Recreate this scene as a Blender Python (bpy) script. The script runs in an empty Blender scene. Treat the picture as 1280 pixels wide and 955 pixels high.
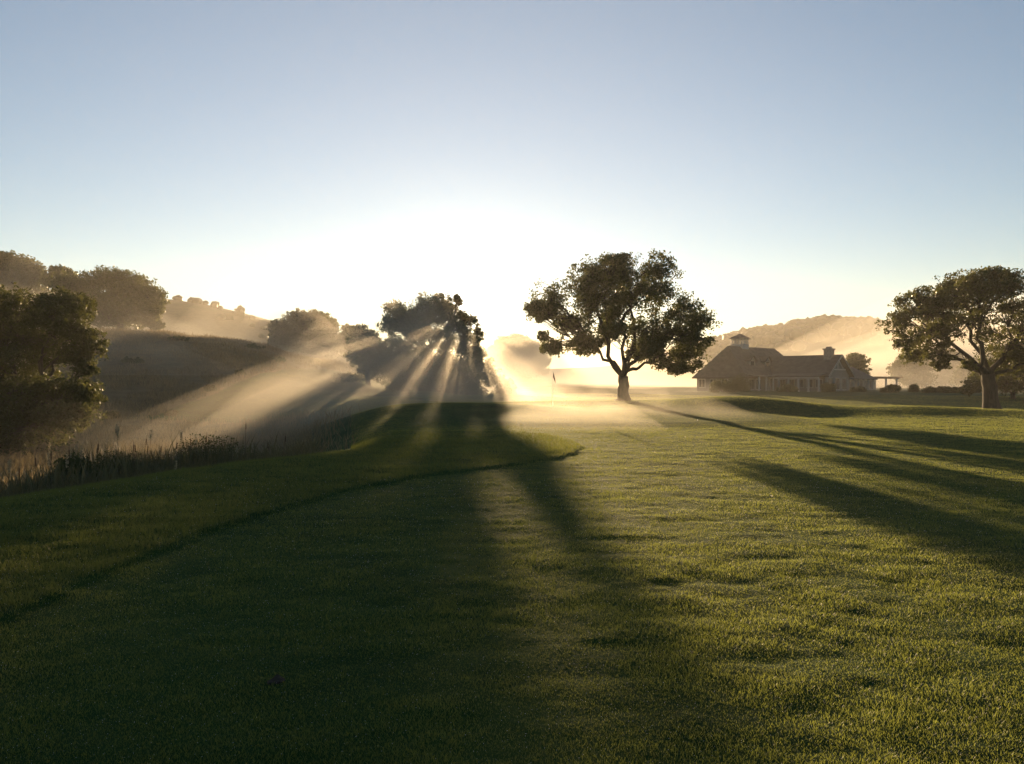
import bpy, math, random
import numpy as np
from mathutils import Vector

random.seed(7)
RNG = np.random.default_rng(11)
SC = bpy.context.scene
COL = SC.collection
F, CX, CY, CAMH = 914.0, 640.0, 477.5, 1.75      # lens in pixels of the 1280 px wide photograph
R = math.radians
SUN_EL, SUN_AZ = R(5.77), R(-3.44)               # azimuth from +Y towards +X
SUN_DIR = np.array([math.sin(SUN_AZ)*math.cos(SUN_EL), math.cos(SUN_AZ)*math.cos(SUN_EL), math.sin(SUN_EL)])

def W(px, py, d):
    return np.array([(px-CX)/F*d, d, CAMH-(py-CY)/F*d])

# ------------------------------------------------------------------ helpers
def tag(o, label=None, cat=None, group=None, kind=None):
    if label: o['label'] = label
    if cat: o['category'] = cat
    if group: o['group'] = group
    if kind: o['kind'] = kind
    return o

def empty(name, loc):
    o = bpy.data.objects.new(name, None)
    o.empty_display_size = 0.3
    o.location = [float(v) for v in loc]
    COL.objects.link(o)
    return o

def mesh_obj(name, verts, faces, mat, parent=None, smooth=False, attrs=None, origin=None):
    """faces: (n,k) int array or list of lists. verts in world space; parent is an Empty at origin (no rotation)."""
    verts = np.asarray(verts, dtype=np.float64).reshape(-1, 3)
    off = np.zeros(3)
    if parent is not None:
        p = parent
        while p is not None:
            off += np.array(p.location); p = p.parent
    elif origin is not None:
        off = np.asarray(origin, dtype=float)
    v = (verts-off).astype(np.float32)
    me = bpy.data.meshes.new(name)
    if isinstance(faces, np.ndarray):
        n, k = faces.shape
        me.vertices.add(len(v)); me.vertices.foreach_set('co', v.ravel())
        me.loops.add(n*k); me.loops.foreach_set('vertex_index', faces.astype(np.int32).ravel())
        me.polygons.add(n)
        me.polygons.foreach_set('loop_start', np.arange(0, n*k, k, dtype=np.int32))
        me.update(calc_edges=True)
    else:
        me.from_pydata(v.tolist(), [], [list(map(int, f)) for f in faces])
    if smooth:
        me.polygons.foreach_set('use_smooth', np.ones(len(me.polygons), dtype=bool))
    for nm, (kind, arr) in (attrs or {}).items():
        a = me.attributes.new(nm, kind, 'POINT')
        if kind == 'FLOAT': a.data.foreach_set('value', np.asarray(arr, dtype=np.float32).ravel())
        else: a.data.foreach_set('color', np.asarray(arr, dtype=np.float32).ravel())
    me.materials.append(mat)
    o = bpy.data.objects.new(name, me)
    COL.objects.link(o)
    if parent is not None: o.parent = parent
    elif origin is not None: o.location = [float(x) for x in off]
    return o

class MB:
    def __init__(s): s.v = []; s.f = []; s.n = 0
    def add(s, verts, faces):
        s.v.extend([tuple(map(float, p)) for p in verts]); s.f.extend([[i+s.n for i in f] for f in faces]); s.n = len(s.v)
    def box(s, x0, x1, y0, y1, z0, z1):
        s.add([(x0,y0,z0),(x1,y0,z0),(x1,y1,z0),(x0,y1,z0),(x0,y0,z1),(x1,y0,z1),(x1,y1,z1),(x0,y1,z1)],
              [(3,2,1,0),(4,5,6,7),(0,1,5,4),(1,2,6,5),(2,3,7,6),(3,0,4,7)])
    def tube(s, pts, rad, seg=6, cap=True):
        pts = [np.asarray(p, float) for p in pts]
        n = len(pts); rings = []
        for i in range(n):
            t = pts[min(i+1, n-1)]-pts[max(i-1, 0)]
            t = t/(np.linalg.norm(t)+1e-9)
            a = np.cross(t, [0.31, 0.93, 0.17]); a /= np.linalg.norm(a)+1e-9
            b = np.cross(t, a)
            for k in range(seg):
                an = 2*math.pi*k/seg
                rings.append(pts[i]+rad[i]*(math.cos(an)*a+math.sin(an)*b))
        fs = []
        for i in range(n-1):
            for k in range(seg):
                k2 = (k+1) % seg
                fs.append((i*seg+k, i*seg+k2, (i+1)*seg+k2, (i+1)*seg+k))
        if cap:
            fs.append(tuple(range(seg-1, -1, -1))); fs.append(tuple((n-1)*seg+k for k in range(seg)))
        s.add(rings, fs)
    def build(s, name, mat, parent=None, xf=None, smooth=False):
        v = np.array(s.v)
        if xf is not None: v = xf(v)
        return mesh_obj(name, v, s.f, mat, parent, smooth)

def sstep(a, b, x):
    t = np.clip((x-a)/(b-a), 0, 1)
    return t*t*(3-2*t)

def _hash(ix, iy, seed):
    h = (ix.astype(np.int64)*374761393 + iy.astype(np.int64)*668265263 + seed*1274126177) & 0x7fffffff
    h = ((h ^ (h >> 13))*1274126177) & 0x7fffffff
    return ((h ^ (h >> 16)) & 0xffff)/65535.0

def noise(x, y, seed=0):
    ix = np.floor(x); iy = np.floor(y)
    fx = x-ix; fy = y-iy
    fx = fx*fx*fx*(fx*(fx*6-15)+10); fy = fy*fy*fy*(fy*(fy*6-15)+10)
    a = _hash(ix, iy, seed); b = _hash(ix+1, iy, seed); c = _hash(ix, iy+1, seed); d = _hash(ix+1, iy+1, seed)
    return (a+(b-a)*fx)*(1-fy)+(c+(d-c)*fx)*fy-0.5

def fbm(x, y, seed, octv=3):
    s = 0; a = 1.0; f = 1.0
    for o in range(octv):
        s = s+a*noise(x*f+o*17.3, y*f-o*9.1, seed+o); a *= 0.5; f *= 2.03
    return s

# ------------------------------------------------------------------ terrain
def ground_pt(px, py, z=0.0):
    d = (CAMH-z)*F/(py-CY)
    return ((px-CX)/F*d, d)

CREST = [(-14, -14), (-9.6, 3.0)] + [ground_pt(*p) for p in
         [(-150, 655), (0, 628), (130, 607), (250, 587), (330, 577), (400, 571), (470, 566), (540, 560)]]
MOWN = [ground_pt(*p) for p in
        [(-250, 905), (-120, 840), (0, 782), (120, 726), (250, 673), (350, 639), (450, 611), (540, 595), (620, 585.5),
         (690, 576), (718, 568.5), (729, 560), (716, 552), (680, 543), (610, 537), (520, 535)]] + [(-4.5, 30), (-12, 28), (-16, 8), (-9, 2)]

def poly_sd(x, y, pts, closed=False):
    best = np.full(x.shape, 1e9); sgn = np.ones(x.shape); 
    n = len(pts)
    for i in range(n if closed else n-1):
        (ax, ay), (bx, by) = pts[i], pts[(i+1) % n]
        dx, dy = bx-ax, by-ay
        L2 = dx*dx+dy*dy
        t = np.clip(((x-ax)*dx+(y-ay)*dy)/L2, 0, 1)
        d = np.hypot(x-ax-t*dx, y-ay-t*dy)
        c = dx*(y-ay)-dy*(x-ax)
        m = d < best-1e-9
        best = np.where(m, d, best); sgn = np.where(m, np.sign(c), sgn)
    return best*sgn

def inside(x, y, pts):
    c = np.zeros(x.shape, bool); n = len(pts); j = n-1
    for i in range(n):
        xi, yi = pts[i]; xj, yj = pts[j]
        m = ((yi > y) != (yj > y)) & (x < (xj-xi)*(y-yi)/(yj-yi+1e-12)+xi)
        c ^= m; j = i
    return c

def mown_sd(x, y):      # positive inside the raised, longer grass
    out = np.full(x.shape, -5.0)
    near = (np.abs(x+4) < 16) & (y > -2) & (y < 36)
    if near.any():
        xx, yy = x[near], y[near]
        d = np.abs(poly_sd(xx, yy, MOWN, True))
        out[near] = np.where(inside(xx, yy, MOWN), d, -d)
    return out

def gauss(x, y, cx, cy, sx, sy):
    return np.exp(-((x-cx)/sx)**2-((y-cy)/sy)**2)

def green_mask(x, y):
    r = np.hypot((x-4.6)/9.5, (y-36.5)/8.2)+0.06*np.sin(3*np.arctan2(y-36.5, x-4.6))
    return 1-sstep(0.80, 1.12, r)

def height(x, y, fine=True):
    x = np.asarray(x, float); y = np.asarray(y, float)
    yp = np.maximum(y, 1.0)
    u = x/yp
    # creek hollow on the left
    s = poly_sd(x, y, CREST)
    fade = 1-sstep(-0.40, -0.14, u)
    fade = np.where(y < 2, 1.0, fade)
    z = -2.3*sstep(-0.6, 8.0, s)*fade*(1-sstep(48, 92, y))
    # meadow hill
    hx = np.array([-900, -300, -150, -100, -70, -58, -40.7, -33, -25, -15.8, -6, 0])
    hh = np.array([4, 10, 12, 10.5, 9.6, 9.9, 7.6, 5.9, 4.0, 1.2, 0.2, 0])
    h = np.interp(x, hx, hh)
    up = sstep(44, 121, y)
    z = z+h*np.where(y < 121, up, 1-0.8*sstep(121, 215, y))
    # mounds and green
    z = z+0.55*gauss(x, y, -5.5, 42, 8.5, 6)
    z = z+0.10*green_mask(x, y)
    z = z+0.85*gauss(x, y, 14.6, 45, 5.2, 5.0)+0.20*gauss(x, y, 9, 33, 6, 2.5)*0
    z = z+0.45*gauss(x, y, 23.5, 42, 4.6, 3.4)+0.3*gauss(x, y, 33, 40, 6, 3)
    z = z-0.8*sstep(44, 58, y)*sstep(12, 30, x)*(1-sstep(75, 125, y))
    z = z+0.35*gauss(x, y, 24, 64, 12, 5)+0.50*gauss(x, y, 8, 51, 8, 4.5)
    # rolling country behind
    lx = np.array([-2000, -700, -320, -220, -181, -162, -129, -100, -67, -30, 30, 200])
    lh = np.array([70, 62, 54, 49, 45.5, 42, 33, 25, 17, 9, 2, 0])
    z = z+np.interp(x, lx, lh)*np.exp(-((y-385)/np.where(y < 385, 95, 200))**2)
    rx = np.array([-200, -60, 39, 118, 157, 197, 226, 256, 308, 368, 433, 600, 1200, 2500])
    rh = np.array([0, 6, 12, 20, 28, 37, 43, 46, 44, 40, 36, 34, 40, 30])
    z = z+np.interp(x, rx, rh)*np.exp(-((y-600)/np.where(y < 600, 170, 500))**2)
    far = sstep(150, 500, np.hypot(x, y))
    z = z+far*(4*fbm(x/90, y/90, 5, 3)+6*fbm(x/300, y/300, 9, 2))
    mid = sstep(6, 60, np.hypot(x, y))*(1-far)
    z = z+mid*0.30*fbm(x/11, y/11, 21, 2)*(1-0.7*green_mask(x, y))+mid*sstep(55, 100, y)*(1-sstep(0, 12, x))*0.8*fbm(x/9, y/9, 31, 3)
    if fine:
        near = 1-sstep(30, 70, np.hypot(x, y))
        m = mown_sd(x, y)+0.16*noise(x/.35, y/.35, 81)+0.08*noise(x/.12, y/.12, 82)
        z = z+0.042*sstep(-0.05, 0.10, m)*(1-sstep(15, 25, y))
        z = z+near*(0.013*fbm(x/1.3, y/0.8, 41, 2)+0.016*fbm(x/0.33, y/0.22, 51, 2))*(1-0.85*green_mask(x, y))
    return z

def hz(x, y): return float(height(np.array([x]), np.array([y]))[0])

# ------------------------------------------------------------------ materials
def nodes_of(name):
    m = bpy.data.materials.new(name); m.use_nodes = True
    nt = m.node_tree; nt.nodes.clear()
    return m, nt, nt.nodes.new('ShaderNodeOutputMaterial')

def N(nt, t, **kw):
    n = nt.nodes.new(t)
    for k, v in kw.items():
        if k in n.inputs: n.inputs[k].default_value = v
        else: setattr(n, k, v)
    return n

def ramp(nt, fac, stops):
    r = nt.nodes.new('ShaderNodeValToRGB')
    el = r.color_ramp.elements
    while len(el) < len(stops): el.new(0.5)
    for e, (p, c) in zip(el, stops): e.position = p; e.color = (*c, 1)
    nt.links.new(fac, r.inputs[0])
    return r.outputs[0]

def mixc(nt, fac, a, b):
    m = nt.nodes.new('ShaderNodeMix'); m.data_type = 'RGBA'
    for inp, v in ((m.inputs[0], fac), (m.inputs[6], a), (m.inputs[7], b)):
        if hasattr(v, 'links'): nt.links.new(v, inp)
        else: inp.default_value = v if not isinstance(v, tuple) else (*v, 1)
    return m.outputs[2]

def solid_mat(name, c1, c2, scale=3.0, rough=0.8, bump=0.15, detail=6, stretch=None, spec=0.3):
    m, nt, out = nodes_of(name)
    tc = N(nt, 'ShaderNodeTexCoord')
    mp = N(nt, 'ShaderNodeMapping'); nt.links.new(tc.outputs['Object'], mp.inputs[0])
    if stretch: mp.inputs['Scale'].default_value = stretch
    nz = N(nt, 'ShaderNodeTexNoise', Scale=scale, Detail=detail, Roughness=0.6); nt.links.new(mp.outputs[0], nz.inputs['Vector'])
    c = ramp(nt, nz.outputs[0], [(0.3, c1), (0.7, c2)])
    b = N(nt, 'ShaderNodeBsdfPrincipled', Roughness=rough); b.inputs['Specular IOR Level'].default_value = spec
    nt.links.new(c, b.inputs['Base Color'])
    bp = N(nt, 'ShaderNodeBump', Strength=bump, Distance=0.05); nt.links.new(nz.outputs[0], bp.inputs['Height'])
    nt.links.new(bp.outputs[0], b.inputs['Normal'])
    nt.links.new(b.outputs[0], out.inputs[0])
    return m

def leaf_mat(name, dark, light, trans=(0.16, 0.15, 0.03), tfac=0.45, rough=0.45, spec=0.35):
    """two-sided foliage; 'tone' (per leaf 0..1) is the leaf's own colour variation"""
    m, nt, out = nodes_of(name)
    at = N(nt, 'ShaderNodeAttribute', attribute_name='tone')
    c = ramp(nt, at.outputs['Fac'], [(0.0, dark), (1.0, light)])
    b = N(nt, 'ShaderNodeBsdfPrincipled', Roughness=rough); b.inputs['Specular IOR Level'].default_value = spec
    nt.links.new(c, b.inputs['Base Color'])
    t = N(nt, 'ShaderNodeBsdfTranslucent')
    tcol = mixc(nt, 0.5, c, trans); nt.links.new(tcol, t.inputs[0])
    mx = N(nt, 'ShaderNodeMixShader'); mx.inputs[0].default_value = tfac
    nt.links.new(b.outputs[0], mx.inputs[1]); nt.links.new(t.outputs[0], mx.inputs[2])
    nt.links.new(mx.outputs[0], out.inputs[0])
    return m

M = {}
M['oak_leaf'] = leaf_mat('oak_leaf', (0.030, 0.042, 0.012), (0.075, 0.092, 0.026))
M['bush_leaf'] = leaf_mat('bush_leaf', (0.028, 0.038, 0.014), (0.06, 0.075, 0.026), tfac=.32, rough=.6, spec=.12)
M['bark'] = solid_mat('bark', (0.026, 0.021, 0.016), (0.075, 0.060, 0.045), 5, 0.9, 0.8, stretch=(1, 1, 0.3))
M['grass'] = leaf_mat('grass_blade', (0.018, 0.045, 0.012), (0.050, 0.085, 0.022), (0.50, 0.52, 0.09), 0.55, 0.5, 0.32)
M['rough'] = leaf_mat('rough_blade', (0.018, 0.040, 0.010), (0.050, 0.076, 0.022), (0.42, 0.43, 0.08), 0.5, 0.5, 0.30)
M['dry'] = leaf_mat('dry_blade', (0.11, 0.085, 0.045), (0.24, 0.18, 0.09), (0.30, 0.22, 0.10), 0.4, 0.6, 0.2)
M['reed'] = leaf_mat('reed_blade', (0.035, 0.045, 0.016), (0.12, 0.105, 0.045), (0.26, 0.20, 0.08), 0.4, 0.45, 0.35)
M['cattail'] = solid_mat('cattail', (0.06, 0.035, 0.018), (0.10, 0.06, 0.03), 40, 0.9)
M['plume'] = leaf_mat('seed_plume', (0.25, 0.2, 0.12), (0.42, 0.35, 0.22), (0.6, 0.5, 0.3), 0.5, 0.6, 0.2)
M['siding'] = solid_mat('siding', (0.15, 0.143, 0.13), (0.19, 0.182, 0.165), 1.2, 0.7, 0.25, stretch=(0.3, 0.3, 14))
M['trim'] = solid_mat('white_trim', (0.34, 0.33, 0.305), (0.42, 0.41, 0.38), 2, 0.55, 0.05)
M['stone'] = solid_mat('chimney_stone', (0.16, 0.13, 0.11), (0.30, 0.25, 0.20), 4, 0.9, 0.7)
M['timber'] = solid_mat('pergola_timber', (0.16, 0.085, 0.045), (0.26, 0.14, 0.07), 3, 0.7, 0.3, stretch=(0.4, 6, 6))
M['pole'] = solid_mat('pole_paint', (0.55, 0.54, 0.5), (0.62, 0.6, 0.56), 6, 0.4, 0.02)
M['cloth'] = leaf_mat('flag_cloth', (0.05, 0.03, 0.025), (0.06, 0.035, 0.03), (0.09, 0.05, 0.04), 0.35, 0.8, 0.1)
M['ball'] = solid_mat('ball_white', (0.76, 0.76, 0.74), (0.8, 0.8, 0.78), 30, 0.3, 0.2)
M['dew'] = leaf_mat('dew_drop', (.7, .7, .7), (.7, .7, .7), (.9, .9, .9), .6, .12, .5)
M['soil'] = solid_mat('soil', (0.020, 0.015, 0.010), (0.055, 0.042, 0.028), 18, 0.95, 0.8)

def shingle_mat():
    m, nt, out = nodes_of('roof_shingle')
    tc = N(nt, 'ShaderNodeTexCoord')
    mp = N(nt, 'ShaderNodeMapping'); nt.links.new(tc.outputs['Object'], mp.inputs[0]); mp.inputs['Scale'].default_value = (1, 1, 1.6)
    nz = N(nt, 'ShaderNodeTexNoise', Scale=1.3, Detail=8.0); nt.links.new(mp.outputs[0], nz.inputs['Vector'])
    wv = N(nt, 'ShaderNodeTexWave', Scale=1.7, Distortion=0.4, Detail=1.0); wv.bands_direction = 'Z'
    nt.links.new(mp.outputs[0], wv.inputs['Vector'])
    c = ramp(nt, nz.outputs[0], [(0.3, (0.055, 0.046, 0.038)), (0.7, (0.105, 0.087, 0.07))])
    b = N(nt, 'ShaderNodeBsdfPrincipled', Roughness=0.85); nt.links.new(c, b.inputs['Base Color'])
    b.inputs['Specular IOR Level'].default_value = 0.25
    bp = N(nt, 'ShaderNodeBump', Strength=0.5, Distance=0.04); nt.links.new(wv.outputs[0], bp.inputs['Height'])
    nt.links.new(bp.outputs[0], b.inputs['Normal']); nt.links.new(b.outputs[0], out.inputs[0])
    return m
M['shingle'] = shingle_mat()

def glass_mat():
    m, nt, out = nodes_of('window_glass')
    b = N(nt, 'ShaderNodeBsdfPrincipled', Roughness=0.08)
    b.inputs['Base Color'].default_value = (0.03, 0.035, 0.04, 1)
    nt.links.new(b.outputs[0], out.inputs[0])
    return m
M['glass'] = glass_mat()

def ground_mat():
    m, nt, out = nodes_of('ground_turf')
    geo = N(nt, 'ShaderNodeNewGeometry')
    dry = N(nt, 'ShaderNodeAttribute', attribute_name='dry')
    lng = N(nt, 'ShaderNodeAttribute', attribute_name='wood')
    n1 = N(nt, 'ShaderNodeTexNoise', Scale=0.5, Detail=6.0, Roughness=0.65); nt.links.new(geo.outputs['Position'], n1.inputs['Vector'])
    n2 = N(nt, 'ShaderNodeTexNoise', Scale=22.0, Detail=4.0, Roughness=0.7); nt.links.new(geo.outputs['Position'], n2.inputs['Vector'])
    g = ramp(nt, n1.outputs[0], [(0.3, (0.014, 0.036, 0.008)), (0.55, (0.026, 0.056, 0.012)), (0.75, (0.046, 0.072, 0.018))])
    d = ramp(nt, n1.outputs[0], [(0.3, (0.085, 0.068, 0.035)), (0.6, (0.15, 0.115, 0.06)), (0.8, (0.20, 0.155, 0.085))])
    w = ramp(nt, n1.outputs[0], [(0.3, (0.025, 0.032, 0.014)), (0.8, (0.06, 0.062, 0.028))])
    c = mixc(nt, dry.outputs['Fac'], g, d)
    c = mixc(nt, lng.outputs['Fac'], c, w)
    b = N(nt, 'ShaderNodeBsdfPrincipled', Roughness=0.9); b.inputs['Specular IOR Level'].default_value = 0.04
    nt.links.new(c, b.inputs['Base Color'])
    b2 = N(nt, 'ShaderNodeBump', Strength=0.9, Distance=0.03); nt.links.new(n2.outputs[0], b2.inputs['Height'])
    nt.links.new(b2.outputs[0], b.inputs['Normal']); nt.links.new(b.outputs[0], out.inputs[0])
    return m
M['ground'] = ground_mat()

def vol_mat(name, dens, aniso, col=(1, 1, 1)):
    m, nt, out = nodes_of(name)
    v = N(nt, 'ShaderNodeVolumePrincipled')
    v.inputs['Density'].default_value = dens; v.inputs['Anisotropy'].default_value = aniso
    v.inputs['Color'].default_value = (*col, 1)
    nt.links.new(v.outputs[0], out.inputs['Volume'])
    return m

# ------------------------------------------------------------------ ground sheet
def dry_mask(x, y):
    # golden meadow above the diagonal edge of the fairway
    e = [(-120, 20), (-60, 40), (-30, 62), (-29, 92), (-20, 104), (-12, 118), (0, 150)]
    ex = np.array([p[0] for p in e]); ey = np.array([p[1] for p in e])
    lim = np.interp(x, ex, ey)+6*fbm(x/12, y/12, 77, 2)
    m = sstep(-5, 5, y-lim)*(1-sstep(-6, 6, x))
    hol = sstep(3, 9, poly_sd(x, y, CREST))*(1-sstep(-0.36, -0.20, x/np.maximum(y, 1)))*(y < 60)
    return np.clip(np.maximum(m, 0.8*hol), 0, 1)*(np.hypot(x, y) < 400)

def build_ground():
    th = np.concatenate([np.linspace(-180, -56, 40, endpoint=False), np.linspace(-56, 56, 760), np.linspace(56, 180, 40)[1:-1]])
    th = np.radians(th); nt_ = len(th)
    rs = [0.6]
    while rs[-1] < 4200:
        r = rs[-1]
        rs.append(r*(1.03 if r < 2.6 else 1.0075 if r < 34 else 1.012 if r < 160 else 1.02))
    rs = np.array(rs); nr = len(rs)
    X = np.sin(th)[None, :]*rs[:, None]; Y = np.cos(th)[None, :]*rs[:, None]
    Z = height(X.ravel(), Y.ravel()).reshape(X.shape)
    v = np.stack([X, Y, Z], -1).reshape(-1, 3)
    v = np.vstack([v, [[0, 0, hz(0, 0)]]])
    i = np.arange(nr-1)[:, None]*nt_; j = np.arange(nt_)[None, :]; j2 = (j+1) % nt_
    f = np.stack([i+j, i+j2, i+nt_+j2, i+nt_+j], -1).reshape(-1, 4)
    c = len(v)-1
    jj = np.arange(nt_)
    f = np.vstack([f, np.stack([np.full(nt_, c), jj, (jj+1) % nt_, np.full(nt_, c)], -1)[:0]])
    x, y = v[:, 0], v[:, 1]
    wood = sstep(330, 460, np.hypot(x, y))
    o = mesh_obj('ground', v[:-1], f, M['ground'], smooth=True, attrs={'dry': ('FLOAT', dry_mask(x, y)[:-1]), 'wood': ('FLOAT', wood[:-1])})
    # little cap under the camera
    tag(o, kind='structure')
    return o
build_ground()

# ------------------------------------------------------------------ grass
def blades(name, x, y, h, w, lean, tone, mat, label, cat='grass', bend=True):
    n = len(x)
    z = height(x, y)-0.006
    az = RNG.uniform(0, 2*math.pi, n)
    dx, dy = np.cos(az), np.sin(az)
    la = RNG.uniform(0, 2*math.pi, n)
    lx, ly = np.cos(la)*lean*h, np.sin(la)*lean*h
    p0 = np.stack([x-dx*w/2, y-dy*w/2, z], -1)
    p1 = np.stack([x+dx*w/2, y+dy*w/2, z], -1)
    p2 = np.stack([x+lx+dx*w*.22, y+ly+dy*w*.22, z+h], -1)
    p3 = np.stack([x+lx-dx*w*.22, y+ly-dy*w*.22, z+h*.97], -1)
    v = np.stack([p0, p1, p2, p3], 1).reshape(-1, 3)
    f = np.arange(4*n).reshape(-1, 4)
    o = mesh_obj(name, v, f, mat, attrs={'tone': ('FLOAT', np.repeat(np.clip(tone, 0, 1), 4))})
    tag(o, label, cat, kind='stuff')
    return o

def sector(n, d0, d1, k, pxa=-90, pxb=1370):
    """points with density ~ 1/(d*(a+b d)) inside the view wedge"""
    a, b = k
    t = RNG.uniform(0, 1, n)
    q = ((a+b*d1)/(a+b*d0))**t
    d = ((a+b*d0)*q-a)/b
    px = RNG.uniform(pxa, pxb, n)
    return (px-CX)/F*d, d

def build_grass():
    n = 1700000
    x, y = sector(n, 2.7, 105, (.0017, .00028))
    for (qn, qa, qb) in ((330000, 1370, 2250), (170000, -760, -90)):      # the lawn goes on to both sides of the view
        xe, ye = sector(qn, 1.2, 90, (.0017, .00028), qa, qb)
        x = np.concatenate([x, xe]); y = np.concatenate([y, ye])
    n = len(x)
    crest = poly_sd(x, y, CREST)
    dry = dry_mask(x, y)
    keep = ~((crest > 1.2) & (y < 60) & (x/y < -0.22)) & (RNG.uniform(0, 1, n) > dry)
    x, y = x[keep], y[keep]; n = len(x)
    g = green_mask(x, y); rough = sstep(-0.02, 0.12, mown_sd(x, y))*(1-sstep(22, 29, y))
    cl = fbm(x/0.5, y/0.35, 61, 3)
    pat = fbm(x/3.0, y/2.0, 63, 3)
    fw = 0.011+0.013*np.clip(cl+0.45, 0, 1)
    h = (fw*(1-g)+0.009*g)*(1-rough)+rough*(0.026+0.03*np.clip(cl+0.45, 0, 1))
    h = h*RNG.uniform(0.6, 1.4, n)*(1+0.012*y)
    w = (0.0017+0.00028*y)*RNG.uniform(0.7, 1.3, n)
    tone = 0.42+0.5*cl+0.7*pat+RNG.normal(0, 0.26, n)
    r = rough > 0.5
    blades('fairway_grass', x[~r], y[~r], h[~r], w[~r], RNG.uniform(.1, 1.1, (~r).sum()), tone[~r], M['grass'], 'short mown dewy fairway grass covering the open slope')
    blades('rough_grass', x[r], y[r], h[r], w[r], RNG.uniform(.1, .9, r.sum()), tone[r], M['rough'], 'longer tufted rough grass beyond the curved mown edge')
    # dew: tiny bright drops on the blade tips close by
    n = 9000
    x, y = sector(n, 2.9, 13, (.0017, .00028))
    k = poly_sd(x, y, CREST) < 0
    x, y = x[k], y[k]; n = len(x)
    z = height(x, y)+RNG.uniform(.012, .030, n); r = (.0007+.00022*y)*RNG.uniform(.6, 1.3, n)
    o8 = np.array([(1, 0, 0), (0, 1, 0), (-1, 0, 0), (0, -1, 0), (0, 0, 1), (0, 0, -1)], float)
    fo = np.array([(0, 1, 4), (1, 2, 4), (2, 3, 4), (3, 0, 4), (1, 0, 5), (2, 1, 5), (3, 2, 5), (0, 3, 5)])
    v = np.stack([x, y, z], -1)[:, None]+o8[None]*r[:, None, None]
    o = mesh_obj('dew', v.reshape(-1, 3), (fo[None]+6*np.arange(n)[:, None, None]).reshape(-1, 3), M['dew'], smooth=True)
    tag(o, 'tiny pale dew drops glinting on the near grass tips', 'dew', kind='stuff')
    # dry meadow and hollow
    n = 150000
    x, y = sector(n, 11, 128, (.02, .0002), -120, 560)
    dry = dry_mask(x, y)
    keep = (RNG.uniform(0, 1, n) < dry) & (fbm(x/2.5, y/2.5, 71, 2) > -0.22)
    x, y = x[keep], y[keep]; n = len(x)
    blades('meadow_grass', x, y, RNG.uniform(.25, .7, n)*(0.8+fbm(x/3, y/3, 73, 2)), 0.008+0.00045*y, RNG.uniform(.1, .8, n),
           0.5+RNG.normal(0, .25, n)+0.5*fbm(x/5, y/5, 75, 2), M['dry'], 'tall dry tan grass on the misty meadow hill')
build_grass()

# ------------------------------------------------------------------ trees
def bez(a, b, c, n):
    t = np.linspace(0, 1, n)[:, None]
    return (1-t)**2*a+2*t*(1-t)*b+t*t*c

def leaves_geo(centres, sig, per, size, rng, flat=0.75):
    """leaf quads scattered round clump centres"""
    k = len(centres)
    cnt = np.maximum(3, (per*rng.uniform(.55, 1.45, k)).astype(int))
    idx = np.repeat(np.arange(k), cnt); n = len(idx)
    off = rng.normal(0, 1, (n, 3)); 
    ln = np.linalg.norm(off, axis=1, keepdims=True)
    off = off/ln*np.minimum(ln, 1.75)
    off[:, 2] *= flat
    p = centres[idx]+off*sig[idx][:, None]
    a = rng.normal(0, 1, (n, 3)); a /= np.linalg.norm(a, axis=1, keepdims=True)
    b = np.cross(a, rng.normal(0, 1, (n, 3))); b /= np.linalg.norm(b, axis=1, keepdims=True)
    s = size*rng.uniform(.6, 1.4, n)[:, None]
    v = np.stack([p-a*s*.62, p+b*s*.36+a*s*.06, p+a*s*.62, p-b*s*.36+a*s*.06], 1).reshape(-1, 3)
    f = np.arange(4*n).reshape(-1, 4)
    tone = np.clip(0.5+rng.normal(0, .22, k)[idx]+rng.normal(0, .18, n), 0, 1)
    return v, f, np.repeat(tone, 4)

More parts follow.
